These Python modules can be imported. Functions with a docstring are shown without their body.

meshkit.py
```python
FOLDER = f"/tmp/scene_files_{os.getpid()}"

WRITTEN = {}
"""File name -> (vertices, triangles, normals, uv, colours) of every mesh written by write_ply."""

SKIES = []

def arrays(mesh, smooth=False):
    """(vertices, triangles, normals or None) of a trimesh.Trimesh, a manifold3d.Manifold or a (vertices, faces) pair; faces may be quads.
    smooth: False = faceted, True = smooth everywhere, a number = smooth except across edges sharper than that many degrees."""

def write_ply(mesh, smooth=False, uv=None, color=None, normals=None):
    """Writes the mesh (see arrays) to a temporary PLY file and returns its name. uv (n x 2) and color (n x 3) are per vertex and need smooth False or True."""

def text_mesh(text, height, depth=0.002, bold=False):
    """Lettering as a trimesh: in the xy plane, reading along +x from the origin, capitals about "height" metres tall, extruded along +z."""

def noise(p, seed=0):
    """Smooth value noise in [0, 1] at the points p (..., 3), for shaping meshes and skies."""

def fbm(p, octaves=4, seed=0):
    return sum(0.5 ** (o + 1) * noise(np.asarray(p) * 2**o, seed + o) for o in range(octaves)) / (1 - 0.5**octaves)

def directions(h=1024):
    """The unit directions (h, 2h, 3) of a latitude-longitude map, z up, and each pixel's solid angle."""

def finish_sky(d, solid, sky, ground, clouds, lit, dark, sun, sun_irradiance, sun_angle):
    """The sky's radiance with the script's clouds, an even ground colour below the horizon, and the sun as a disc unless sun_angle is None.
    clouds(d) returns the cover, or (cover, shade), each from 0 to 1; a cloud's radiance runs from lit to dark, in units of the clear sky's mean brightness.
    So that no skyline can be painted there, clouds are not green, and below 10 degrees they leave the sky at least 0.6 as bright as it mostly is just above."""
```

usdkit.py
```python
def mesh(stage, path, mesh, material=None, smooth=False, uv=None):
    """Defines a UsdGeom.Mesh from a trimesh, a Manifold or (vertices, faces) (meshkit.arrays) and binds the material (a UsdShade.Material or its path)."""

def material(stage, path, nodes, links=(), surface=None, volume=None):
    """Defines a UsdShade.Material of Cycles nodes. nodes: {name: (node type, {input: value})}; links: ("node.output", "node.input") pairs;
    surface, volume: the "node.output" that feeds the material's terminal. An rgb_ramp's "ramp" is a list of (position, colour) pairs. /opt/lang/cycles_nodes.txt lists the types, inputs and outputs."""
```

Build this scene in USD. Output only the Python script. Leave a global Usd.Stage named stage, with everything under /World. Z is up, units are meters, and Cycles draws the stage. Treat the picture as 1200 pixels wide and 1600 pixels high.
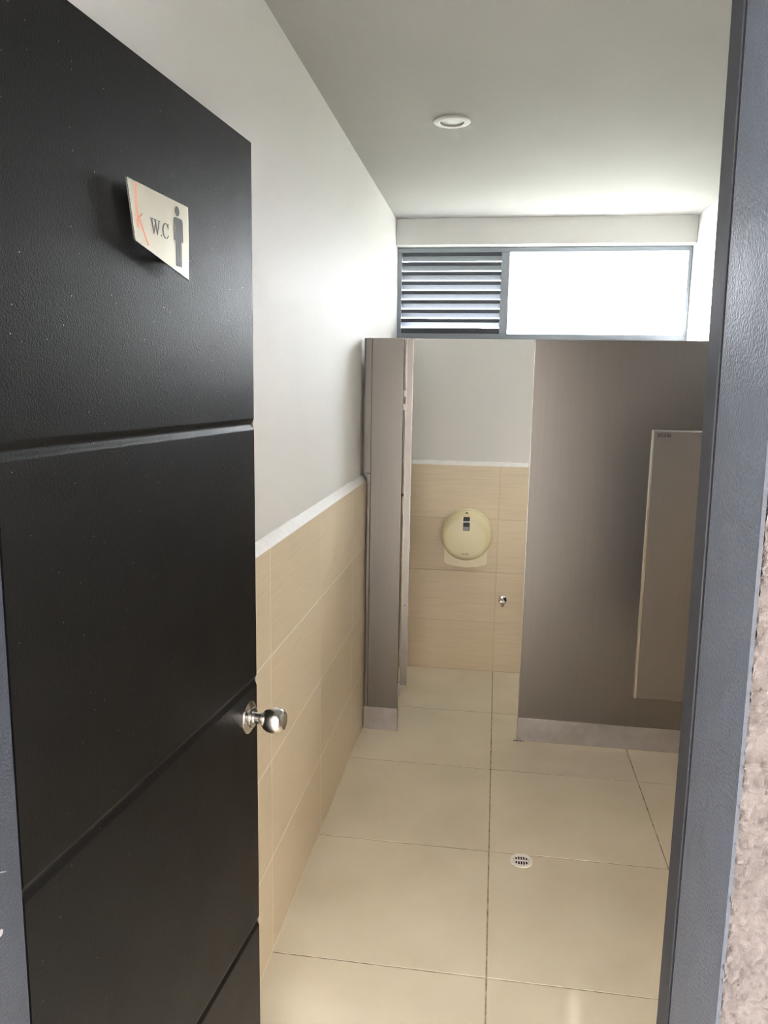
import math, random
import numpy as np, trimesh, usdkit, meshkit
import shapely
from shapely.geometry import Polygon, box as sbox, Point
from shapely import affinity
from shapely.ops import unary_union
from pxr import Usd, UsdGeom, UsdLux, Gf, Sdf

random.seed(7)
stage = Usd.Stage.CreateInMemory()
UsdGeom.SetStageUpAxis(stage, 'Z')
UsdGeom.SetStageMetersPerUnit(stage, 1.0)
world = UsdGeom.Xform.Define(stage, '/World')
stage.SetDefaultPrim(world.GetPrim())

# ------------------------------------------------------------------ camera
F_PX, YAW, PITCH, ROLL, EYE = 1207.98, 0.1424, 0.1615, 0.0167, 1.6245
cam = UsdGeom.Camera.Define(stage, '/World/camera')
cam.CreateHorizontalApertureAttr(36.0)
cam.CreateVerticalApertureAttr(48.0)
cam.CreateFocalLengthAttr(36.0 * F_PX / 1200.0)
cam.CreateClippingRangeAttr(Gf.Vec2f(0.03, 500))
cam.CreateExposureAttr(2.5)
_f = np.array([-math.sin(YAW) * math.cos(PITCH), math.cos(YAW) * math.cos(PITCH), -math.sin(PITCH)])
_r = np.array([math.cos(YAW), math.sin(YAW), 0.0]); _u = np.cross(_r, _f)
_c, _s = math.cos(ROLL), math.sin(ROLL)
_r, _u = _c * _r + _s * _u, -_s * _r + _c * _u
cam.AddTransformOp().Set(Gf.Matrix4d(*_r, 0, *_u, 0, *(-_f), 0, 0, 0, EYE, 1))

# ------------------------------------------------------------------ sky: bright even overcast
dome = UsdLux.DomeLight.Define(stage, '/World/sky')
# CIE overcast gradient, (1 + 2 sin elevation) / 3, the same all round
sky_mat = usdkit.material(stage, '/World/Looks/overcast_sky', {
    'tc': ('texture_coordinate', {}), 'sx': ('separate_xyz', {}),
    'up': ('math', dict(math_type='maximum', value2=0.0)),
    'gr': ('math', dict(math_type='multiply_add', value2=2.0 / 3.0, value3=1.0 / 3.0)),
    'st': ('math', dict(math_type='multiply', value2=16.5)),
    'bg': ('background_shader', dict(color=(0.95, 0.985, 1.04)))},
    [('tc.generated', 'sx.vector'), ('sx.z', 'up.value1'), ('up.value', 'gr.value1'), ('gr.value', 'st.value1'), ('st.value', 'bg.strength')], surface='bg.background')
from pxr import UsdShade
UsdShade.MaterialBindingAPI.Apply(dome.GetPrim()).Bind(sky_mat)

# sun veiled by cloud, high beyond the window: a wide soft disc
sun = UsdLux.DistantLight.Define(stage, '/World/sun')
sun.CreateIntensityAttr(520.0)
sun.CreateAngleAttr(10.0)
sun.CreateColorAttr(Gf.Vec3f(0.98, 0.965, 0.93))
SUN_EL, SUN_AZ = math.radians(36.0), math.radians(-10.0)      # azimuth measured from +y towards +x
_d = np.array([math.sin(SUN_AZ) * math.cos(SUN_EL), math.cos(SUN_AZ) * math.cos(SUN_EL), math.sin(SUN_EL)])
_x = np.cross([0, 0, 1.0], _d); _x /= np.linalg.norm(_x); _y = np.cross(_d, _x)
sun.AddTransformOp().Set(Gf.Matrix4d(*_x, 0, *_y, 0, *_d, 0, 0, 0, 0, 1))

# ------------------------------------------------------------------ materials
LOOK = '/World/Looks/'
def simple(name, color, rough=0.5, metal=0.0, **kw):
    return usdkit.material(stage, LOOK + name, {'p': ('principled_bsdf', dict(base_color=color, roughness=rough, metallic=metal, **kw))}, [], surface='p.BSDF')

def noisy(name, c1, c2, scale=(1, 1, 1), nscale=6, detail=4, rough=(0.5, 0.5), bump=None, metal=0.0, lo=0.35, hi=0.65, **kw):
    """two tones mixed by noise over position; bump = (scale, strength, distance)"""
    n = {'g': ('geometry', {}), 'm': ('mapping', dict(mapping_type='point', scale=scale)),
         'n': ('noise_texture', dict(scale=nscale, detail=detail)),
         'r': ('rgb_ramp', dict(ramp=[(lo, c1), (hi, c2)])),
         'q': ('map_range', dict(from_min=lo, from_max=hi, to_min=rough[0], to_max=rough[1], clamp=True)),
         'p': ('principled_bsdf', dict(metallic=metal, **kw))}
    l = [('g.position', 'm.vector'), ('m.vector', 'n.vector'), ('n.fac', 'r.fac'), ('r.color', 'p.base_color'), ('n.fac', 'q.value'), ('q.result', 'p.roughness')]
    if bump:
        n['bn'] = ('noise_texture', dict(scale=bump[0], detail=3, roughness=0.6))
        n['b'] = ('bump', dict(strength=bump[1], distance=bump[2]))
        l += [('g.position', 'bn.vector'), ('bn.fac', 'b.height'), ('b.normal', 'p.normal')]
    return usdkit.material(stage, LOOK + name, n, l, surface='p.BSDF')

M = {}
M['paint'] = noisy('wall_paint', (0.72, 0.712, 0.69), (0.74, 0.732, 0.71), nscale=2.5, rough=(0.55, 0.62), bump=(60, 0.06, 0.004), specular_ior_level=0.12)
M['taupe'] = noisy('taupe_paint', (0.10, 0.086, 0.072), (0.12, 0.104, 0.088), nscale=2.5, rough=(0.6, 0.7))
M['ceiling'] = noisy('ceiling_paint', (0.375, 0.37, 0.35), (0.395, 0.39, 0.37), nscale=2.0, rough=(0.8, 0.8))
M['fillet'] = noisy('fillet_white', (0.80, 0.79, 0.77), (0.86, 0.85, 0.83), nscale=40, rough=(0.5, 0.6), bump=(150, 0.2, 0.003))
for k, tint in enumerate(((1, 1, 1), (0.98, 0.978, 0.972), (1.012, 1.01, 1.01))):
    t = np.array(tint)
    M['wtile%d' % k] = noisy('wall_tile_%d' % k, tuple(np.array((0.69, 0.58, 0.42)) * t), tuple(np.array((0.74, 0.63, 0.465)) * t), scale=(3.0, 3.0, 95.0), nscale=1.6, detail=5, rough=(0.36, 0.44), bump=(3, 0.0, 0.001))
    M['ftile%d' % k] = noisy('floor_tile_%d' % k, tuple(np.array((0.70, 0.63, 0.49)) * t), tuple(np.array((0.80, 0.73, 0.585)) * t), nscale=3.2, detail=7, rough=(0.40, 0.50), lo=0.3, hi=0.7, specular_ior_level=0.35)
M['wgrout'] = simple('wall_grout', (0.90, 0.83, 0.70), 0.8)
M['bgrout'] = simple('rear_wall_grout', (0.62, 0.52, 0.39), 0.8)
M['fgrout'] = noisy('floor_grout', (0.22, 0.18, 0.13), (0.56, 0.47, 0.35), nscale=30, rough=(0.9, 0.9))
M['steel'] = noisy('brushed_steel', (0.224, 0.212, 0.197), (0.228, 0.216, 0.201), scale=(160, 160, 1.5), nscale=1.0, detail=3, rough=(0.365, 0.375), metal=1.0)
M['steel_edge'] = simple('polished_steel_edge', (0.72, 0.70, 0.67), 0.22, 1.0)
M['steel_fold'] = simple('folded_steel_edge', (0.36, 0.345, 0.325), 0.28, 1.0)
M['shoe'] = noisy('satin_steel_shoe', (0.44, 0.43, 0.43), (0.54, 0.53, 0.53), nscale=14, rough=(0.38, 0.5), metal=1.0)
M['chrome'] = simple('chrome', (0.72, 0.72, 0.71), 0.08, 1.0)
M['knob'] = simple('satin_nickel', (0.66, 0.645, 0.615), 0.2, 1.0)
M['rubber'] = simple('black_rubber', (0.012, 0.012, 0.012), 0.5)
M['alu'] = simple('grey_aluminium', (0.30, 0.33, 0.37), 0.42, 0.2)
M['slat'] = simple('louvre_aluminium', (0.085, 0.094, 0.108), 0.5, 0.0, specular_ior_level=0.2)
M['cream'] = simple('cream_plastic', (0.80, 0.73, 0.46), 0.24)
M['creamtray'] = simple('cream_plastic_tray', (0.86, 0.79, 0.57), 0.32)
M['smoke'] = simple('smoked_window', (0.022, 0.021, 0.018), 0.3, 0.0, specular_ior_level=0.25)
M['core'] = simple('paper_core', (0.36, 0.355, 0.345), 0.6)
M['logo_grey'] = simple('logo_grey', (0.33, 0.31, 0.24), 0.5)
M['ink'] = simple('dark_ink', (0.025, 0.026, 0.028), 0.4)
M['orange'] = simple('orange_engraving', (0.58, 0.14, 0.065), 0.4)
M['plate'] = noisy('brushed_sign_plate', (0.46, 0.43, 0.355), (0.50, 0.47, 0.395), scale=(1, 1, 1), nscale=5, rough=(0.33, 0.38), metal=0.75)
M['plate_edge'] = simple('polished_sign_edge', (0.85, 0.84, 0.80), 0.12, 1.0)
M['white_plastic'] = simple('white_plastic', (0.46, 0.45, 0.43), 0.4)
M['lens'] = simple('lamp_lens', (0.40, 0.40, 0.39), 0.35)
M['drain'] = simple('drain_plastic', (0.93, 0.91, 0.84), 0.3)
M['hole'] = simple('drain_hole', (0.02, 0.017, 0.013), 0.8)
M['lawn_stone'] = noisy('dark_granite', (0.035, 0.035, 0.035), (0.055, 0.055, 0.053), nscale=60, rough=(0.6, 0.7), specular_ior_level=0.2)
M['lawn'] = noisy('lawn_green', (0.03, 0.036, 0.022), (0.042, 0.05, 0.032), nscale=9, rough=(0.9, 0.9))
M['facing'] = noisy('dark_facing_wall', (0.10, 0.085, 0.075), (0.13, 0.11, 0.10), nscale=9, rough=(0.9, 0.9))
M['concrete'] = noisy('outdoor_concrete', (0.34, 0.325, 0.30), (0.40, 0.385, 0.36), nscale=5, rough=(0.9, 0.9))

def door_paint(name, base, rough, bscale, bstr, specks, spec=0.5):
    n = {'g': ('geometry', {}), 'bn': ('noise_texture', dict(scale=bscale, detail=2, roughness=0.5)),
         'b': ('bump', dict(strength=bstr, distance=0.002)),
         'v': ('voronoi_texture', dict(scale=55.0, randomness=1.0)),
         's': ('math', dict(math_type='less_than', value2=specks)),
         'c': ('mix_color', dict(a=base, b=(0.35, 0.34, 0.32))),
         'wn': ('noise_texture', dict(scale=7, detail=4)),
         'wr': ('map_range', dict(from_min=0.3, from_max=0.7, to_min=rough[0], to_max=rough[1], clamp=True)),
         'p': ('principled_bsdf', dict(specular_ior_level=spec))}
    l = [('g.position', 'bn.vector'), ('bn.fac', 'b.height'), ('b.normal', 'p.normal'), ('g.position', 'v.vector'),
         ('v.distance', 's.value1'), ('s.value', 'c.fac'), ('c.result', 'p.base_color'),
         ('g.position', 'wn.vector'), ('wn.fac', 'wr.value'), ('wr.result', 'p.roughness')]
    return usdkit.material(stage, LOOK + name, n, l, surface='p.BSDF')
M['door'] = door_paint('black_door_paint', (0.0018, 0.0018, 0.002), (0.40, 0.45), 420, 0.26, 0.035, 0.19)
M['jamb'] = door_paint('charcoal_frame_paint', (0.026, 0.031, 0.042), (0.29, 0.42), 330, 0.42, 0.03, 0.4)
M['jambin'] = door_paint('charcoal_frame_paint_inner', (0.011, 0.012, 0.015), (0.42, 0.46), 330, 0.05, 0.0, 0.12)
M['worn'] = simple('worn_paint_metal', (0.30, 0.30, 0.30), 0.45, 0.3)

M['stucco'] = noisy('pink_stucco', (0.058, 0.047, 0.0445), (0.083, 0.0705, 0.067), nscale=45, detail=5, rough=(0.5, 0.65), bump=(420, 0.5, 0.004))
M['pane'] = usdkit.material(stage, LOOK + 'window_pane', {
    't': ('transparent_bsdf', dict(color=(0.97, 0.98, 0.98))), 'g': ('glossy_bsdf', dict(color=(1, 1, 1), roughness=0.02)),
    'f': ('fresnel', dict(IOR=1.45)), 'x': ('mix_closure', {})},
    [('f.fac', 'x.fac'), ('t.BSDF', 'x.closure1'), ('g.BSDF', 'x.closure2')], surface='x.closure')

# ------------------------------------------------------------------ helpers
_used = {}
def numbered(path):
    k = _used.get(path, 0); _used[path] = k + 1
    return path if k == 0 else '%s_%03d' % (path, k)

class Node:
    def __init__(self, path, inv): self.path, self.inv = path, inv

def thing(name, label=None, cat=None, loc=(0, 0, 0), rotz=0.0, group=None, kind=None):
    """an Xform at the thing's base; part meshes are given in world coordinates unless local=True"""
    path = numbered('/World/' + name)
    x = UsdGeom.Xform.Define(stage, path)
    x.AddTranslateOp().Set(Gf.Vec3d(*map(float, loc)))
    if rotz: x.AddRotateZOp().Set(float(rotz))
    p = x.GetPrim()
    for k, v in (('label', label), ('category', cat), ('group', group), ('kind', kind)):
        if v: p.SetCustomDataByKey(k, v)
    mat = trimesh.transformations.translation_matrix(loc) @ trimesh.transformations.rotation_matrix(math.radians(rotz), [0, 0, 1])
    return Node(path, np.linalg.inv(mat))

def part(parent, name, mesh, mat, smooth=False, label=None, kind=None, local=False):
    m = mesh.copy()
    if not local: m.apply_transform(parent.inv)
    path = numbered(parent.path + '/' + name)
    g = usdkit.mesh(stage, path, m, M[mat], smooth=smooth)
    if label: g.GetPrim().SetCustomDataByKey('label', label)
    if kind: g.GetPrim().SetCustomDataByKey('kind', kind)
    return Node(path, parent.inv if not local else np.eye(4))

def bx(x0, x1, y0, y1, z0, z1):
    m = trimesh.creation.box((x1 - x0, y1 - y0, z1 - z0)); m.apply_translation(((x0 + x1) / 2, (y0 + y1) / 2, (z0 + z1) / 2)); return m

def cbox(x0, x1, y0, y1, z0, z1, b=0.0015):
    """box with chamfered edges"""
    c = np.array([(x0 + x1) / 2, (y0 + y1) / 2, (z0 + z1) / 2]); h = np.array([x1 - x0, y1 - y0, z1 - z0]) / 2
    b = min(b, h.min() * 0.45); pts = []
    for s in np.ndindex(2, 2, 2):
        sg = np.array(s) * 2 - 1
        for k in range(3):
            q = h - b; q[k] = h[k]; pts.append(c + sg * q)
    return trimesh.convex.convex_hull(np.array(pts))

def join(*ms): return trimesh.util.concatenate(list(ms))

def lathe(profile, axis='z', n=48, at=(0, 0, 0)):
    """revolve (radius, height) points about z then aim the axis"""
    m = trimesh.creation.revolve(np.array(profile, float), sections=n)
    if axis == 'x': m.apply_transform(trimesh.transformations.rotation_matrix(math.pi / 2, [0, 1, 0]))
    if axis == '-y': m.apply_transform(trimesh.transformations.rotation_matrix(math.pi / 2, [1, 0, 0]))
    if axis == '-z': m.apply_transform(trimesh.transformations.rotation_matrix(math.pi, [1, 0, 0]))
    m.apply_translation(at)
    if m.is_watertight: m.fix_normals()
    return m

def upright(poly, y_back, depth):
    """a shapely polygon in (x, z) made into a slab whose visible face looks to -y, from y_back to y_back - depth"""
    ms = []
    for g in getattr(poly, 'geoms', [poly]):
        if g.area < 1e-10: continue
        m = trimesh.creation.extrude_polygon(g, depth, engine='earcut')
        v = m.vertices; m.vertices = np.c_[v[:, 0], y_back - v[:, 2], v[:, 1]]
        ms.append(m)
    return join(*ms)

def prism(pts, axis, a, b):
    """polygon extruded along world axis. axis 'y': pts (x, z); axis 'x': pts (y, z)"""
    m = trimesh.creation.extrude_polygon(Polygon(pts), b - a, engine='earcut'); v = m.vertices
    m.vertices = np.c_[v[:, 0], a + v[:, 2], v[:, 1]] if axis == 'y' else np.c_[a + v[:, 2], v[:, 0], v[:, 1]]
    m.fix_normals(); return m

# ------------------------------------------------------------------ dimensions (metres; camera stands at x=0 y=0)
XL_T, XL = -0.5834, -0.6088          # tile face and painted face of the left wall
XR, XR_T = 1.031, 1.0056             # right wall
Y_OUT, Y_IN = 0.595, 0.775           # front wall: outside and inside face
YB_T, YB = 4.3266, 4.349             # low rear wall: tile face, paint
Y_LINT, Y_WIN = 4.5496, 4.6296       # lintel face, window face
H, TILE_TOP, FIL_TOP = 2.5592, 1.195, 1.2192
SILL_Z, WIN_B, WIN_T = 1.886, 1.906, 2.416
ROWS = [0.004, 0.295, 0.590, 0.8935, TILE_TOP]
SEAM_Y = [Y_IN, 1.342, 1.950, 2.558, 3.160, 3.760, YB_T]
FLOOR_Y = [0.60, 1.336, 1.944, 2.548, 3.153, 3.744, YB_T + 0.01]
FLOOR_X = [XL_T - 0.012, 0.0315, 0.6455, XR_T + 0.012]
GW = 0.0024
G = 0.0016                           # half joint

# ------------------------------------------------------------------ floor
fl = thing('floor', 'beige square floor tiles with thin dark joints', 'floor', kind='structure')
part(fl, 'grout', bx(XL - 0.1, XR + 0.1, 0.60, YB + 0.3, -0.06, -0.0012), 'fgrout')
rng = np.random.default_rng(3)
for j in range(len(FLOOR_Y) - 1):
    for i in range(3):
        x0, x1, y0, y1 = FLOOR_X[i], FLOOR_X[i + 1], FLOOR_Y[j], FLOOR_Y[j + 1]
        gx = G * 1.25
        zt = float(rng.uniform(-0.0004, 0.0))
        part(fl, 'tile', cbox(x0 + gx, x1 - gx, y0 + G, y1 - G, -0.02, zt, 0.0012), 'ftile%d' % rng.integers(0, 3))

# ------------------------------------------------------------------ walls
def tiles_x(parent, xface, inward, ys, y_shift=0.0):
    """wainscot on a wall whose tiles face +x (inward=1) or -x (-1)"""
    for r in range(4):
        for j in range(len(ys) - 1):
            a, b = sorted((xface, xface - inward * 0.008))
            part(parent, 'tile', cbox(a, b, ys[j] + GW, ys[j + 1] - GW, ROWS[r] + GW, ROWS[r + 1] - (GW if r < 3 else 0), 0.0004), 'wtile%d' % rng.integers(0, 3))

wl = thing('wall_left', 'left wall painted off-white above beige tiled wainscot', 'wall', kind='structure')
part(wl, 'plaster', bx(XL - 0.2, XL, Y_OUT + 0.02, 4.95, -0.05, H + 0.1), 'paint')
part(wl, 'grout', bx(XL - 0.001, XL_T - 0.0002, Y_IN, YB, 0.0, TILE_TOP - 0.001), 'wgrout')
tiles_x(wl, XL_T, 1, SEAM_Y)

wr = thing('wall_right', 'right wall painted white beside the bright window', 'wall', kind='structure')
part(wr, 'plaster', bx(XR, XR + 0.2, Y_OUT + 0.02, 4.95, -0.05, H + 0.1), 'paint')
part(wr, 'grout', bx(XR_T + 0.0012, XR + 0.001, Y_IN, YB, 0.0, TILE_TOP - 0.001), 'wgrout')
tiles_x(wr, XR_T, -1, SEAM_Y)

wb = thing('wall_back', 'low rear wall under the window with beige tiles below white paint', 'wall', kind='structure')
part(wb, 'plaster', cbox(XL, XR, YB, 4.68, -0.05, SILL_Z, 0.004), 'paint')
part(wb, 'inner_sill', cbox(XL + 0.001, XR - 0.001, YB + 0.012, Y_WIN - 0.001, SILL_Z - 0.004, SILL_Z + 0.0015, 0.001), 'lawn_stone')
part(wb, 'outer_sill', cbox(XL, XR, 4.681, 4.97, -0.05, SILL_Z - 0.012, 0.004), 'lawn_stone')
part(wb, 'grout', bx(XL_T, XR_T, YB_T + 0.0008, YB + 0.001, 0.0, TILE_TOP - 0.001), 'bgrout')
bxs = [XL_T, 0.0285, 0.640, XR_T]
for r in range(4):
    for i in range(3):
        part(wb, 'tile', cbox(bxs[i] + G, bxs[i + 1] - G, YB_T, YB_T + 0.008, ROWS[r] + G, ROWS[r + 1] - (G if r < 3 else 0), 0.001), 'wtile%d' % rng.integers(0, 3))

lint = thing('trim_1', 'white painted lintel beam above the window', 'lintel', kind='structure')
part(lint, 'beam', cbox(XL, XR, Y_LINT, 4.95, WIN_T, H + 0.05, 0.003), 'paint')

ce = thing('ceiling', 'flat off-white ceiling holding one round downlight', 'ceiling', kind='structure')
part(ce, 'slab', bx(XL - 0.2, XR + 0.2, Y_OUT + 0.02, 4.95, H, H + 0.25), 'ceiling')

def fillet(name, label, pts_fn, n=60):
    """the sloped white mortar bead on top of the tiles; pts_fn(t, w) gives its outer, top and inner corner"""
    V, Fc = [], []
    r = np.random.default_rng(5)
    for k in range(n + 1):
        V += pts_fn(k / n, r.normal(0, 0.0009))
    for k in range(n):
        a, b = 4 * k, 4 * k + 4
        for s in range(4):
            t = (s + 1) % 4
            Fc += [(a + s, a + t, b + t), (a + s, b + t, b + s)]
    e = 4 * n
    Fc += [(0, 2, 1), (0, 3, 2), (e, e + 1, e + 2), (e, e + 2, e + 3)]
    m = trimesh.Trimesh(V, Fc, process=False); m.fix_normals()
    f = thing(name, label, 'trim', kind='structure'); part(f, 'bead', m, 'fillet', smooth=40)
def f_left(t, w):
    y = Y_IN + t * (YB - Y_IN)
    return [(XL_T + 0.0006, y, TILE_TOP - 0.001), (XL_T - 0.002 + w * .3, y, TILE_TOP + 0.004 + w * .3), (XL - 0.0005, y, FIL_TOP + w), (XL - 0.001, y, TILE_TOP - 0.004)]
def f_right(t, w):
    y = Y_IN + t * (YB - Y_IN)
    return [(XR_T - 0.0006, y, TILE_TOP - 0.001), (XR_T + 0.002, y, TILE_TOP + 0.004), (XR + 0.0005, y, FIL_TOP + w), (XR + 0.001, y, TILE_TOP - 0.004)]
def f_back(t, w):
    x = XL + t * (XR - XL)
    return [(x, YB_T - 0.0006, TILE_TOP - 0.001), (x, YB_T + 0.001, TILE_TOP + 0.006 + w * .3), (x, YB + 0.0005, FIL_TOP - 0.002 + w), (x, YB + 0.001, TILE_TOP - 0.004)]
fillet('trim_2', 'white sloped bead along the top of the left wall tiles', f_left)
fillet('trim_3', 'white sloped bead along the top of the rear wall tiles', f_back)
fillet('trim_4', 'white sloped bead along the top of the right wall tiles', f_right)

# front wall with the doorway
DX0, DX1, DTOP = -0.545, 0.197, 2.088
wf = thing('wall_front', 'pink roughcast stucco wall around the doorway', 'wall', kind='structure')
part(wf, 'plaster', join(bx(-3.0, DX0 - 0.004, Y_OUT + 0.012, Y_IN, -0.05, 3.1), bx(DX1 + 0.004, 3.0, Y_OUT + 0.012, Y_IN, -0.05, 3.1),
                         bx(DX0 - 0.004, DX1 + 0.004, Y_OUT + 0.012, Y_IN, DTOP + 0.004, 3.1)), 'taupe')
def stucco(x_lines, z_lines):
    X, Z = np.meshgrid(x_lines, z_lines)
    P = np.c_[X.ravel(), np.zeros(X.size), Z.ravel()]
    a = meshkit.fbm(P * np.array([260, 1, 150]) + 3.3, 3, 11)          # lumps, drawn out vertically
    b = meshkit.noise(P * np.array([560, 1, 430]) + 9.1, 5)
    d = np.clip(a - 0.45, 0, 0.3) * 0.019 + b * 0.0007
    P[:, 1] = Y_OUT + 0.003 - d
    nx, nz = len(x_lines), len(z_lines)
    i = np.arange(nz - 1)[:, None] * nx + np.arange(nx - 1)[None]
    Fq = np.stack([i, i + 1, i + nx + 1, i + nx], -1).reshape(-1, 4)
    Ft = np.vstack([Fq[:, [0, 1, 2]], Fq[:, [0, 2, 3]]])
    front = trimesh.Trimesh(P, Ft, process=False)
    return front
xs_near = np.concatenate([np.arange(DX1 + 0.0022, 0.36, 0.0016), np.linspace(0.362, 3.0, 160)])
zs_near = np.concatenate([np.linspace(-0.02, 0.78, 50), np.arange(0.784, 1.62, 0.0024), np.linspace(1.625, 3.1, 90)])
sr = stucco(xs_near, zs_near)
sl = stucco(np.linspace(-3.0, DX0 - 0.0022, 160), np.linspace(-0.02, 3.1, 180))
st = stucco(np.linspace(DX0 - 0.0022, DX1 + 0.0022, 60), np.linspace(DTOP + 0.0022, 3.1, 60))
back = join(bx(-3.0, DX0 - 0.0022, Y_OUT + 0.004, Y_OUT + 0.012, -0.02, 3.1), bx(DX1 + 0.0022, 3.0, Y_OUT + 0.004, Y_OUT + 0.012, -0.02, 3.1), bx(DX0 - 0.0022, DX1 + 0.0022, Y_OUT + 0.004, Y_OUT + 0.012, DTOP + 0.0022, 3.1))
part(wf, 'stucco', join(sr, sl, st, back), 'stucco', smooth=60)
for r in range(3):
    for x0, x1 in ((0.235, 0.6455), (0.6455, XR_T)):
        part(wf, 'tile', cbox(x0 + G, x1 - G, Y_IN, Y_IN + 0.009, ROWS[r] + G, ROWS[r + 1] - G, 0.001), 'wtile%d' % rng.integers(0, 3))

# ------------------------------------------------------------------ outside the door: ground and canopy
gr = thing('ground', 'grey concrete pavement outside the doorway', 'ground', kind='structure')
part(gr, 'paving', bx(-150, 150, -150, 0.60, -0.12, -0.008), 'concrete')
part(gr, 'lawn', bx(-150, 150, 4.96, 300, -0.12, -0.008), 'lawn')

cp = thing('canopy', 'plain roof slab over the walkway outside the door', 'canopy', kind='structure')
part(cp, 'slab', bx(-14, 14, -2.4, Y_OUT, 3.1, 3.3), 'concrete')
wo = thing('wall_opposite', 'plain building wall across the outdoor walkway', 'wall', kind='structure')
part(wo, 'plaster', bx(-14, 14, -4.4, -4.2, -0.1, 4.2), 'facing')

# ------------------------------------------------------------------ door frame (both jambs, head)
fr = thing('door_frame', 'charcoal metal door frame lining the doorway', 'door frame', loc=(-0.174, 0.6, 0), kind='structure')
def jamb_section(sign, x):
    """cross-section (x, y) of a jamb lining; sign=+1: visible face looks to -x (right jamb)"""
    s = sign
    pts = [(x, Y_OUT - 0.001), (x, 0.727)]
    for k in range(1, 7):                                  # rounded edge rolling into the rebate
        a = k / 6 * math.pi / 2
        pts.append((x + s * 0.0065 * (1 - math.cos(a)), 0.727 + 0.0065 * math.sin(a)))
    pts += [(x + s * 0.0075, 0.7345), (x + s * 0.0075, 0.7372), (x + s * 0.011, 0.7372), (x + s * 0.011, 0.640), (x + s * 0.0030, 0.632), (x + s * 0.0030, Y_OUT - 0.001)]
    return Polygon(pts)
def zprism(poly, z0, z1):
    m = trimesh.creation.extrude_polygon(poly, z1 - z0, engine='earcut'); m.apply_translation((0, 0, z0)); m.fix_normals(); return m
def loft(poly, zs, dx):
    """upright prism whose rings shift sideways by dx(z): the right side of the frame is slightly bowed"""
    ring = np.array(poly.exterior.coords)[:-1]
    if not poly.exterior.is_ccw: ring = ring[::-1]
    n = len(ring); V, Fc = [], []
    for z in zs: V += [(px + dx(z), py, z) for px, py in ring]
    for k in range(len(zs) - 1):
        for i in range(n):
            a, b = k * n + i, k * n + (i + 1) % n
            Fc += [(a, b, b + n), (a, b + n, a + n)]
    _, tri = trimesh.creation.triangulate_polygon(Polygon(ring), engine='earcut')
    vt, _ = trimesh.creation.triangulate_polygon(Polygon(ring), engine='earcut')
    from scipy.spatial import cKDTree
    idx = cKDTree(ring).query(vt)[1]
    for t in tri:
        t = idx[t]; top = (len(zs) - 1) * n
        Fc += [(t[0], t[2], t[1]), (top + t[0], top + t[1], top + t[2])]
    m = trimesh.Trimesh(V, Fc, process=False); m.fix_normals(); return m
bow = lambda z: -0.0075 * max(0.0, (z - 1.25) / 0.71) ** 1.3
ZS = np.concatenate([[0.0, 1.2], np.linspace(1.25, DTOP, 14)])
part(fr, 'jamb', loft(jamb_section(1, DX1), ZS, bow), 'jamb', smooth=35)
part(fr, 'jamb', cbox(DX0 - 0.0032, DX0, Y_OUT - 0.001, Y_IN + 0.002, 0, DTOP, 0.0012), 'jamb')
part(fr, 'rebate', loft(Polygon([(DX1 + 0.0010, 0.7376), (DX1 - 0.0002, 0.7388), (DX1 - 0.0002, Y_IN + 0.001), (DX1 + 0.001, Y_IN + 0.002), (DX1 + 0.02, Y_IN + 0.002), (DX1 + 0.02, 0.7376)]), ZS, bow), 'jambin')
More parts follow.
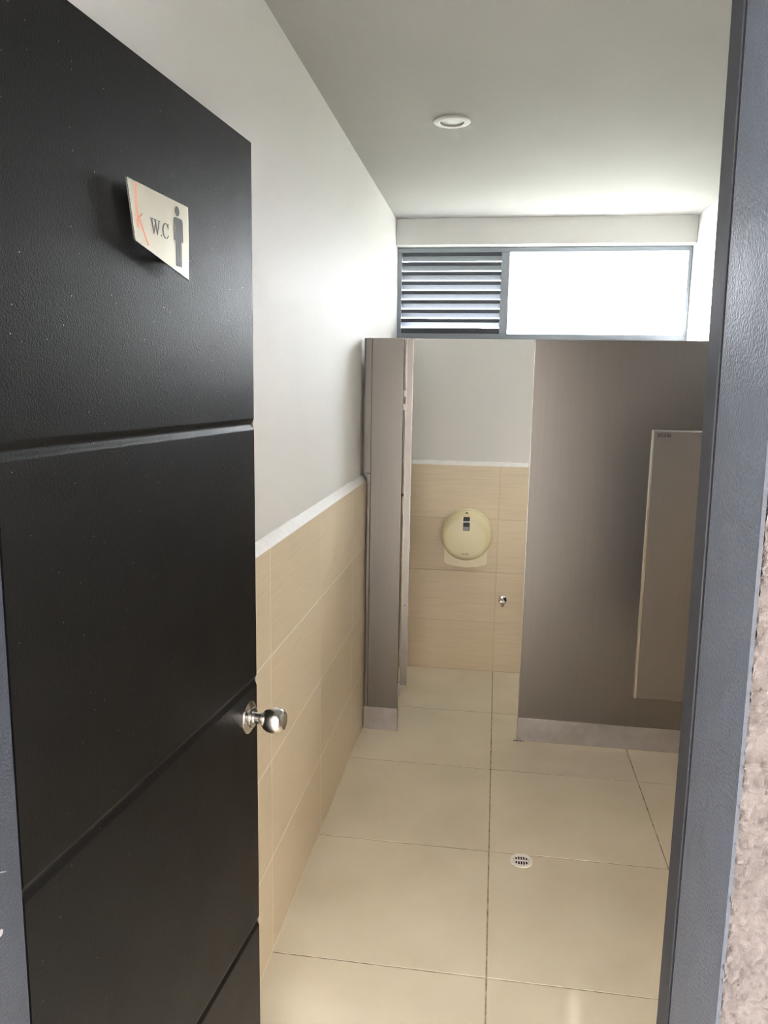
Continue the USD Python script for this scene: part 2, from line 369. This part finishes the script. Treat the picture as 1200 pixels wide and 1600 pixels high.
part(fr, 'head', cbox(DX0 - 0.02, DX1 + 0.02, Y_OUT - 0.001, Y_IN + 0.002, DTOP, DTOP + 0.02, 0.0012), 'jamb')
# painted-over middle hinge leaf on the hinge-side jamb
hp = Polygon([(0.690, 0.985), (0.7485, 0.985), (0.7505, 0.990), (0.7505, 1.050), (0.744, 1.062), (0.690, 1.066)]).buffer(0.0015)
hm = trimesh.creation.extrude_polygon(hp, 0.0022, engine='earcut'); v = hm.vertices
hm.vertices = np.c_[DX0 - 0.0004 + v[:, 2], v[:, 0], v[:, 1]]; hm.fix_normals()
h = part(fr, 'hinge_plate', hm, 'jamb', label='painted-over hinge leaf with worn edges')
for yy, zz in ((0.728, 1.022), (0.731, 0.995), (0.725, 1.050)):
    sc = lathe([(0, 0), (0.0042, 0), (0.0042, 0.0006), (0.003, 0.0014), (0, 0.0014)], 'x', 16, (DX0 + 0.0017, yy, zz))
    part(h, 'screw', sc, 'worn')
wear = [bx(DX0 + 0.0005, DX0 + 0.0021, 0.7385 + 0.003 * k, 0.7412 + 0.003 * k, 1.0652 - 0.0018 * k, 1.0660 - 0.0018 * k) for k in range(3)]
part(h, 'worn_edge', join(*wear), 'worn')

# ------------------------------------------------------------------ the open black door
A_DOOR = 5.0
TH = math.radians(A_DOOR)
HINGE = (-0.5444, 0.775, 0.0)
def door_thing(name, label, cat, kind=None):
    return thing(name, label, cat, loc=HINGE, rotz=90.0 - A_DOOR, kind=kind)
D = door_thing('door_1', 'black painted metal door with horizontal grooves standing open', 'door', 'structure')
W_D, T_D, Z0_D, Z1_D = 0.7285, 0.038, 0.012, 2.076
prof = []                                               # (y, z) of the leaf's section, face at y=0
zc = [0.445, 1.0085, 1.545]
prof.append((0.002, Z0_D)); prof.append((0, Z0_D + 0.002))
for z in zc:
    for k in range(17):
        t = -1 + k / 8
        prof.append((0.0045 * (0.5 + 0.5 * math.cos(math.pi * t)), z + 0.0125 * t))
prof += [(0, Z1_D - 0.002), (0.002, Z1_D), (T_D, Z1_D), (T_D, Z0_D)]
leaf = trimesh.creation.extrude_polygon(Polygon(prof), W_D - 0.004, engine='earcut'); v = leaf.vertices
leaf.vertices = np.c_[0.004 + v[:, 2], v[:, 0], v[:, 1]]; leaf.fix_normals()
part(D, 'leaf', leaf, 'door', smooth=30, local=True)
part(D, 'edge_strip', cbox(W_D, W_D + 0.0012, 0.002, T_D - 0.002, Z0_D + 0.002, Z1_D - 0.002, 0.0004), 'worn', local=True, label='pale bare metal edge of the door')
# knob: rose, neck and ball turned about the axis square to the door face (local -y)
kx, kz = 0.6815, 0.9448
kn = part(D, 'door_knob', lathe([(0, 0.030), (0.0085, 0.030), (0.0150, 0.0335), (0.0212, 0.0395), (0.0255, 0.0480), (0.0270, 0.0570), (0.0262, 0.0660), (0.0228, 0.0745), (0.0178, 0.0795), (0.0160, 0.0802), (0.0146, 0.0794), (0, 0.0785)], '-y', 64, (kx, 0, kz)), 'knob', smooth=40, local=True, label='satin nickel round door knob')
part(kn, 'rose', lathe([(0, 0), (0.0335, 0), (0.0340, 0.002), (0.0335, 0.0042), (0.0300, 0.0062), (0.0215, 0.0085), (0.0205, 0.0092), (0.0200, 0.0135), (0.0150, 0.0155), (0, 0.0155)], '-y', 64, (kx, 0, kz)), 'knob', smooth=30, local=True)
part(kn, 'neck', lathe([(0, 0.013), (0.0115, 0.013), (0.0112, 0.0255), (0.0122, 0.0265), (0.0122, 0.0285), (0.0108, 0.0295), (0.0108, 0.0325), (0, 0.0325)], '-y', 48, (kx, 0, kz)), 'knob', smooth=30, local=True)
# hinges' barrels at the pivot
for z in (0.22, 1.022, 1.85):
    hb = trimesh.creation.cylinder(0.0055, 0.085, sections=20); hb.apply_translation((0.000, 0.012, z))
    part(D, 'hinge', hb, 'jamb', smooth=40, local=True)

# ------------------------------------------------------------------ sign on the door
S = door_thing('restroom_sign', "men's restroom sign plate lettered W.C fixed to the black door", 'sign')
OFF, PT = 0.0145, 0.0022
plate_poly = Polygon([(0.2634, 1.8957), (0.4355, 1.8937), (0.4330, 1.7848), (0.2798, 1.8176)])
part(S, 'plate', upright(plate_poly, -OFF, PT), 'plate', local=True)
rim = plate_poly.buffer(0.0007, join_style=2).difference(plate_poly.buffer(-0.00015, join_style=2))
part(S, 'rim', upright(rim, -OFF + 0.0002, PT + 0.0003), 'plate_edge', local=True)
for uu, zz in ((0.318, 1.872), (0.41, 1.872), (0.41, 1.81)):
    so = lathe([(0, 0), (0.006, 0), (0.006, OFF), (0, OFF)], '-y', 20, (uu, 0, zz)); part(S, 'standoff', so, 'knob', smooth=40, local=True)
YF = -OFF - PT
def ink(name, poly, mat, label=None):
    part(S, name, upright(poly, YF + 0.0002, 0.0006), mat, local=True, label=label)
def stroke(a, b, w): return shapely.LineString([a, b]).buffer(w / 2, cap_style=2)
ink('emblem', unary_union([stroke((0.2833, 1.8948), (0.2862, 1.836), 0.0022), stroke((0.2868, 1.8462), (0.2980, 1.8560), 0.0018), stroke((0.2915, 1.8475), (0.3135, 1.8165), 0.0020)]), 'orange', 'thin orange angular line emblem')
ink('emblem_highlight', stroke((0.2882, 1.8472), (0.2984, 1.8562), 0.0011), 'plate_edge')
# serif W . C in a unit box, cap height 1
def P_(*p): return Polygon(p)
Wl = unary_union([P_((0.06, 1), (0.24, 1), (0.47, 0), (0.38, 0)), P_((0.39, 0), (0.45, 0), (0.66, 0.80), (0.61, 0.86)), P_((0.50, 1), (0.67, 1), (0.90, 0), (0.81, 0)), P_((0.82, 0), (0.88, 0), (1.14, 1), (1.08, 1)),
                  sbox(-0.03, 0.955, 0.34, 1), sbox(0.42, 0.955, 0.76, 1), sbox(0.96, 0.955, 1.24, 1)])
o = affinity.scale(Point(0, 0).buffer(1, 64), 0.46, 0.53); i_ = affinity.translate(affinity.scale(Point(0, 0).buffer(1, 64), 0.345, 0.475), 0.045, 0)
Cl = o.difference(i_).difference(P_((0.14, -0.30), (0.6, -0.62), (0.6, 0.24), (0.14, 0.24)))
Cl = Cl.union(P_((0.36, 0.55), (0.40, 0.55), (0.40, 0.17), (0.365, 0.17), (0.27, 0.36))).union(P_((0.20, -0.50), (0.26, -0.45), (0.42, -0.27), (0.38, -0.24), (0.22, -0.40)))
Cl = affinity.translate(Cl, 0.46, 0.5)
cap = 0.0208
put = lambda g, u, z, s: affinity.translate(affinity.scale(g, cap * s, cap, origin=(0, 0)), u, z)
ink('lettering', put(Wl, 0.3202, 1.8353, 1.08), 'ink', 'dark serif capital W')
ink('lettering', Point(0.3503, 1.8365).buffer(0.0013), 'ink', 'dark full stop')
ink('lettering', put(Cl, 0.3540, 1.8352, 1.0), 'ink', 'dark serif capital C')
rr = lambda a, b, c, d, r: sbox(a + r, b + r, c - r, d - r).buffer(r)
man = unary_union([affinity.translate(affinity.scale(Point(0, 0).buffer(1, 32), 0.0063, 0.0071), 0.4000, 1.8806),
                   rr(0.3884, 1.850, 0.4166, 1.8715, 0.006), rr(0.3884, 1.8374, 0.3921, 1.866, 0.0016), rr(0.4129, 1.8374, 0.4166, 1.866, 0.0016),
                   sbox(0.3938, 1.8345, 0.4112, 1.862), rr(0.3938, 1.8003, 0.4017, 1.842, 0.0016), rr(0.4033, 1.8003, 0.4112, 1.842, 0.0016)])
man = man.difference(sbox(0.3921, 1.846, 0.3938, 1.8615)).difference(sbox(0.4112, 1.846, 0.4129, 1.8615)).difference(sbox(0.3921, 1.83, 0.3938, 1.85)).difference(sbox(0.4112, 1.83, 0.4129, 1.85))
ink('pictogram', man, 'ink', 'dark standing man pictogram')

# ------------------------------------------------------------------ window: louvre left, glass right
w = thing('window_1', 'grey aluminium window with louvre beside bright clear pane', 'window', loc=(0.2, Y_WIN, WIN_B), kind='structure')
wx0, wx1 = XL + 0.003, XR - 0.002
fy0, fy1 = Y_WIN, Y_WIN + 0.05
part(w, 'frame', join(cbox(wx0, wx1, fy0, fy1, 2.3885, WIN_T - 0.002, 0.002), cbox(wx0, wx1, fy0, fy1, WIN_B - 0.016, 1.9335, 0.002),
                      cbox(wx0, -0.5825, fy0, fy1, 1.9335, 2.3885, 0.002), cbox(1.0105, wx1, fy0, fy1, 1.9335, 2.3885, 0.002)), 'alu')
part(w, 'mullion', cbox(-0.010, 0.0365, fy0 - 0.002, fy1, 1.9335, 2.3885, 0.002), 'alu')
part(w, 'pane', bx(0.0365, 1.0105, fy0 + 0.024, fy0 + 0.028, 1.9335, 2.3885), 'pane')
pitch = 0.0530
for k in range(9):
    zt = 2.3865 - pitch * k + 0.002
    y0 = fy0 + 0.006
    # a pressed strip: upright lip inside, blade sloping down to the outside
    sec = [(y0, zt), (y0, zt - 0.020), (y0 + 0.040, zt - 0.0415), (y0 + 0.0425, zt - 0.0415), (y0 + 0.0425, zt - 0.0400), (y0 + 0.0018, zt - 0.0185), (y0 + 0.0018, zt)]
    sec = [(a, max(b, 1.9340)) for a, b in sec]
    if k == 8: sec = [(y0, zt), (y0, 1.931), (y0 + 0.0018, 1.931), (y0 + 0.0018, zt)]
    part(w, 'slat', prism(sec, 'x', -0.5820, -0.0105), 'slat')
part(w, 'louvre_rail', join(bx(-0.5825, -0.5815, fy0 + 0.003, fy1, 1.9335, 2.3885), bx(-0.011, -0.010, fy0 + 0.003, fy1, 1.9335, 2.3885)), 'alu')

# ------------------------------------------------------------------ stall front (all in one plane)
P0 = 3.454; PT_ = 0.028; PTOP = 1.8315
pil = thing('stall_pilaster', 'narrow brushed steel stall post against the left wall', 'stall panel', loc=(-0.497, P0, 0))
pilp = Polygon([(-0.5765, 0.004), (-0.4175, 0.004), (-0.4175, PTOP), (-0.5945, PTOP), (-0.5945, 1.232), (-0.5765, 1.205)])
part(pil, 'panel', upright(pilp, P0 + PT_, PT_), 'steel')
chp = Polygon([(-0.5945, 1.232), (-0.5945, PTOP + 0.001), (-0.5575, PTOP + 0.001), (-0.5475, 0.118), (-0.5765, 0.118), (-0.5765, 1.205)])
chan = prism([(-0.5765, 0.118), (-0.5575, 0.118), (-0.5575, 1.205), (-0.5765, 1.205)], 'y', P0 - 0.0025, P0) 
chan2 = prism([(-0.5945, 1.232), (-0.5575, 1.205), (-0.5575, PTOP), (-0.5945, PTOP)], 'y', P0 - 0.0025, P0)
part(pil, 'wall_channel', join(cbox(-0.5910, -0.5580, P0 - 0.004, P0 + PT_ + 0.003, 1.232, PTOP + 0.001, 0.003), cbox(-0.5755, -0.5580, P0 - 0.004, P0 + PT_ + 0.003, 0.118, 1.232, 0.003)), 'steel_sat' if 'steel_sat' in M else 'steel')
part(pil, 'cap', cbox(-0.594, -0.4175, P0 - 0.001, P0 + PT_ + 0.001, PTOP, PTOP + 0.0025, 0.0008), 'steel_edge')
for x in (-0.5715, -0.432):
    part(pil, 'cap_screw', lathe([(0, 0), (0.0032, 0), (0.0028, 0.0025), (0, 0.0032)], 'z', 14, (x, P0 + 0.012, PTOP + 0.0024)), 'steel_edge', smooth=40)
sh = part(pil, 'shoe', cbox(-0.5785, -0.4160, P0 - 0.0025, P0 + PT_ + 0.0025, 0.0, 0.1125, 0.0012), 'shoe')
part(sh, 'edge', cbox(-0.4163, -0.4152, P0 - 0.0030, P0 - 0.0010, 0.001, 0.112, 0.0003), 'steel_edge')

sd = thing('stall_door', 'steel stall door swung fully inward, seen edge-on beside the post', 'stall door', loc=(-0.405, P0, 0.229))
ang = math.radians(6.5)
def swing(m):
    """turn a mesh laid along +y about the hinge edge"""
    m.apply_transform(trimesh.transformations.rotation_matrix(ang, [0, 0, 1], (-0.390, P0, 0))); return m
part(sd, 'panel', swing(cbox(-0.4055, -0.3760, P0 + 0.001, P0 + 0.560, 0.229, PTOP - 0.003, 0.002)), 'steel')
part(sd, 'edge_fold', swing(join(cbox(-0.4062, -0.4030, P0 - 0.0012, P0 + 0.006, 0.229, PTOP - 0.002, 0.0006), cbox(-0.3785, -0.3750, P0 - 0.0012, P0 + 0.006, 0.229, PTOP - 0.002, 0.0006))), 'steel_fold')
part(sd, 'top_cap', swing(cbox(-0.4065, -0.3745, P0 - 0.001, P0 + 0.561, PTOP - 0.003, PTOP + 0.0008, 0.0008)), 'steel_fold')
hg = part(sd, 'hinge', cbox(-0.4172, -0.4050, P0 + 0.004, P0 + 0.014, 1.519, 1.607, 0.001), 'steel_fold', label='slim pivot hinge in the gap')
part(hg, 'knuckle', lathe([(0, 0), (0.004, 0), (0.004, 0.030), (0, 0.030)], 'z', 14, (-0.4115, P0 + 0.002, 1.548)), 'steel', smooth=40)
part(sd, 'bottom_hinge', join(cbox(-0.4172, -0.4050, P0 + 0.004, P0 + 0.014, 0.176, 0.240, 0.001), cbox(-0.412, -0.383, P0 + 0.004, P0 + 0.016, 0.221, 0.2295, 0.001)), 'shoe')
part(sd, 'bumper', lathe([(0, 0), (0.0062, 0), (0.0066, 0.005), (0.005, 0.010), (0, 0.010)], '-y', 20, (-0.4118, P0 + 0.006, 1.137)), 'rubber', smooth=40, label='small black rubber bumper')
part(sd, 'panel_screw', lathe([(0, 0), (0.003, 0), (0.0025, 0.0015), (0, 0.0018)], '-y', 14, (-0.391, P0 + 0.001, 0.62)), 'rubber', smooth=40)

sp = thing('stall_partition', 'wide brushed steel stall panel right of the stall opening', 'stall panel', loc=(0.58, P0, 0))
part(sp, 'panel', cbox(0.1500, XR_T - 0.004, P0, P0 + PT_, 0.004, PTOP, 0.002), 'steel')
part(sp, 'edge_strip', cbox(0.1488, 0.1512, P0 - 0.0006, P0 + PT_, 0.113, PTOP, 0.0008), 'steel_edge')
sh2 = part(sp, 'shoe', cbox(0.1485, XR_T - 0.004, P0 - 0.0028, P0 + PT_ + 0.0028, 0.0, 0.1118, 0.0012), 'shoe')
part(sh2, 'edge', join(cbox(0.1478, 0.1490, P0 - 0.0034, P0 - 0.0012, 0.001, 0.1116, 0.0003), cbox(0.1485, XR_T - 0.004, P0 - 0.0034, P0 + 0.001, 0.1112, 0.1124, 0.0003)), 'steel_edge')
crumbs = []
for k, x in enumerate((0.139, 0.146, 0.152, 0.160, 0.167, 0.178)):
    c = trimesh.creation.icosphere(1, 0.0026 if k % 2 else 0.0036); c.apply_scale((1.3, 0.8, 0.6)); c.apply_translation((x, P0 - 0.005 - 0.002 * (k % 3), 0.0014)); crumbs.append(c)
gm = thing('sealant_residue', 'dark crumbs of sealant at the foot of the wide stall panel', 'residue', loc=(0.155, P0 - 0.006, 0), kind='stuff')
part(gm, 'crumbs', join(*crumbs), 'rubber')

# ------------------------------------------------------------------ urinal screen on the right wall
YS = 2.90
us = thing('urinal_screen', 'steel urinal privacy screen with pale folded edges and small wordmark', 'privacy screen', loc=(0.78, YS, 0.468))
part(us, 'panel', cbox(0.5575, XR_T - 0.001, YS, YS + 0.022, 0.468, 1.4835, 0.002), 'steel')
part(us, 'edge_fold', join(cbox(0.5560, 0.5645, YS - 0.0015, YS + 0.023, 0.468, 1.4850, 0.0016)), 'steel_edge')
part(us, 'edge_fold', cbox(0.5560, XR_T - 0.001, YS - 0.0015, YS + 0.023, 1.4785, 1.4850, 0.0016), 'steel_edge')
for zb in (0.62, 1.28): part(us, 'bracket', cbox(XR_T - 0.03, XR_T, YS - 0.003, YS + 0.025, zb, zb + 0.05, 0.001), 'steel_edge')
badge = part(us, 'badge', cbox(0.5665, 0.6230, YS - 0.0006, YS + 0.001, 1.4555, 1.4770, 0.0002), 'steel', label='small maker badge in the corner')
tm = meshkit.text_mesh('socoda', 0.0148, 0.0006, bold=True)
tm.apply_transform(trimesh.transformations.rotation_matrix(math.pi / 2, [1, 0, 0]))
tm.apply_scale((0.046 / (tm.bounds[1][0] - tm.bounds[0][0]), 1, 1)); tm.apply_translation((0.5725 - tm.bounds[0][0], YS - 0.0005, 1.4605))
part(badge, 'lettering', tm, 'ink')

# ------------------------------------------------------------------ toilet paper dispenser on the rear wall
tx, tz = -0.1445, 0.8135
tp = thing('toilet_paper_dispenser', 'round cream jumbo toilet paper dispenser on the tiled wall', 'dispenser', loc=(tx, YB_T, tz - 0.19))
R1 = 0.1395
part(tp, 'housing', lathe([(0, 0), (R1 + 0.001, 0), (R1 + 0.001, 0.058), (R1 - 0.001, 0.062), (0, 0.062)], '-y', 96, (tx, YB_T, tz)), 'creamtray', smooth=30)
cov = lathe([(0, 0.060), (R1 - 0.0005, 0.060), (R1 + 0.0005, 0.066), (R1 - 0.0005, 0.086), (R1 - 0.006, 0.0985), (R1 - 0.016, 0.1065), (R1 - 0.024, 0.1095), (R1 - 0.032, 0.1115), (0, 0.1135)], '-y', 96, (0, 0, 0))
v = cov.vertices.copy()
# the raised disc sits low in the cover, so the rim is wide at the top and thin at the bottom
fr_ = np.clip((-v[:, 1] - 0.086) / 0.02, 0, 1); v[:, 2] -= 0.0085 * fr_; cov.vertices = v
cov.apply_translation((tx, YB_T, tz)); cv = part(tp, 'cover', cov, 'cream', smooth=50)
tray = Polygon([(-0.119, 0.0), (0.119, 0.0), (0.119, -0.158), (0.10, -0.168), (0.06, -0.178), (0, -0.183), (-0.06, -0.178), (-0.10, -0.168), (-0.119, -0.158)])
tray = affinity.translate(tray, tx, tz)
part(tp, 'tray', upright(tray, YB_T - 0.004, 0.078), 'creamtray', label='curved cream chute below the round cover')
wn = part(tp, 'viewing_window', cbox(tx - 0.0175, tx + 0.0175, YB_T - 0.1150, YB_T - 0.095, tz + 0.031, tz + 0.107, 0.002), 'smoke', label='smoked oblong paper level window')
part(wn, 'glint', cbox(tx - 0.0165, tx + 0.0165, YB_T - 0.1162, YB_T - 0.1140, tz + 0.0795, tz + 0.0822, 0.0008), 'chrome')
part(wn, 'paper_core', cbox(tx - 0.0150, tx + 0.0150, YB_T - 0.1157, YB_T - 0.1140, tz + 0.0335, tz + 0.0530, 0.004), 'core')
for dx in (-0.0205, 0.0205):
    part(wn, 'window_trim', cbox(tx + dx - 0.003, tx + dx + 0.003, YB_T - 0.1158, YB_T - 0.095, tz + 0.029, tz + 0.110, 0.002), 'creamtray')
lock = upright(Polygon([(tx - 0.0105, tz + 0.1250), (tx + 0.0105, tz + 0.1250), (tx, tz + 0.1335)]), YB_T - 0.086, 0.0165)
part(tp, 'lock_slot', lock, 'rubber', label='black triangular key slot')
lm = meshkit.text_mesh('wolk', 0.0125, 0.0006, bold=True)
lm.apply_transform(trimesh.transformations.rotation_matrix(math.pi / 2, [1, 0, 0]))
lm.apply_translation((tx - 0.002 - (lm.bounds[0][0] + lm.bounds[1][0]) / 2, YB_T - 0.1123, tz - 0.1065))
part(tp, 'wordmark', lm, 'logo_grey')

# ------------------------------------------------------------------ chrome angle valve on the rear wall
vx, vz = 0.0705, 0.4315
av = thing('angle_valve', 'small chrome shut-off valve low on the tiled rear wall', 'valve', loc=(vx, YB_T, vz))
part(av, 'flange', lathe([(0, 0), (0.0255, 0), (0.0255, 0.003), (0.021, 0.008), (0.009, 0.011), (0, 0.009)], '-y', 40, (vx, YB_T, vz)), 'chrome', smooth=30)
part(av, 'body', join(lathe([(0, 0.006), (0.0095, 0.006), (0.0095, 0.044), (0, 0.044)], '-y', 32, (vx, YB_T, vz)), lathe([(0, 0), (0.0085, 0), (0.0095, 0.026), (0.0075, 0.028), (0, 0.028)], '-z', 32, (vx, YB_T - 0.028, vz - 0.002))), 'chrome', smooth=30)
hd = []
for k in range(5):
    a = k * 2 * math.pi / 5 + 0.5
    c = trimesh.creation.capsule(0.011, 0.0055, count=[12, 12]); c.apply_transform(trimesh.transformations.rotation_matrix(math.pi / 2, [0, 1, 0])); c.apply_translation((0.0045, 0, 0))
    c.apply_transform(trimesh.transformations.rotation_matrix(a, [0, 0, 1])); hd.append(c)
hm = join(*[affinity_m for affinity_m in hd]); hm.apply_scale((1.1, 1.1, 0.7)); hm.apply_transform(trimesh.transformations.rotation_matrix(math.pi / 2, [1, 0, 0])); hm.apply_translation((vx, YB_T - 0.048, vz))
part(av, 'handle', hm, 'chrome', smooth=50)

# ------------------------------------------------------------------ floor drain
dx, dy, dr = 0.1438, 2.5085, 0.0385
fd = thing('floor_drain', 'round cream slotted drain grate set in the beige floor', 'drain', loc=(dx, dy, 0))
disc = Point(0, 0).buffer(dr, 64)
slots = []
for k in range(-3, 4):
    x = k * 0.0088
    if abs(k) == 3:
        slots += [Point(x, s * 0.0065).buffer(0.0032) for s in (-1, 1)]
    else:
        l = 0.0200 if abs(k) < 2 else 0.0165
        slots += [sbox(x - 0.0020, min(s * 0.0035, s * (0.0035 + l)), x + 0.0020, max(s * 0.0035, s * (0.0035 + l))).buffer(0.0008) for s in (-1, 1)]
grate = disc.buffer(-0.0055).difference(unary_union(slots))
m = trimesh.creation.extrude_polygon(affinity.translate(grate, dx, dy), 0.003, engine='earcut'); m.apply_translation((0, 0, 0.0005)); part(fd, 'grate', m, 'drain')
m = trimesh.creation.extrude_polygon(affinity.translate(disc.difference(disc.buffer(-0.0055)), dx, dy), 0.0044, engine='earcut'); m.apply_translation((0, 0, -0.0002)); part(fd, 'rim', m, 'drain')
m = trimesh.creation.cylinder(dr - 0.006, 0.0006, sections=48); m.apply_translation((dx, dy, 0.0003)); part(fd, 'well', m, 'hole')

# ------------------------------------------------------------------ recessed downlight
lx, ly = -0.2005, 2.936
dl = thing('downlight', 'round white recessed downlight, switched off, in the ceiling', 'ceiling light', loc=(lx, ly, H))
part(dl, 'trim_ring', lathe([(0.0415, 0.0), (0.0660, 0.0), (0.0672, 0.003), (0.0660, 0.0062), (0.0560, 0.0082), (0.0440, 0.0080), (0.0418, 0.0060), (0.0415, 0.0)], '-z', 72, (lx, ly, H)), 'white_plastic', smooth=35)
part(dl, 'lens', lathe([(0, 0), (0.0413, 0), (0.0413, 0.0022), (0.030, 0.0034), (0, 0.0040)], '-z', 72, (lx, ly, H)), 'lens', smooth=40)
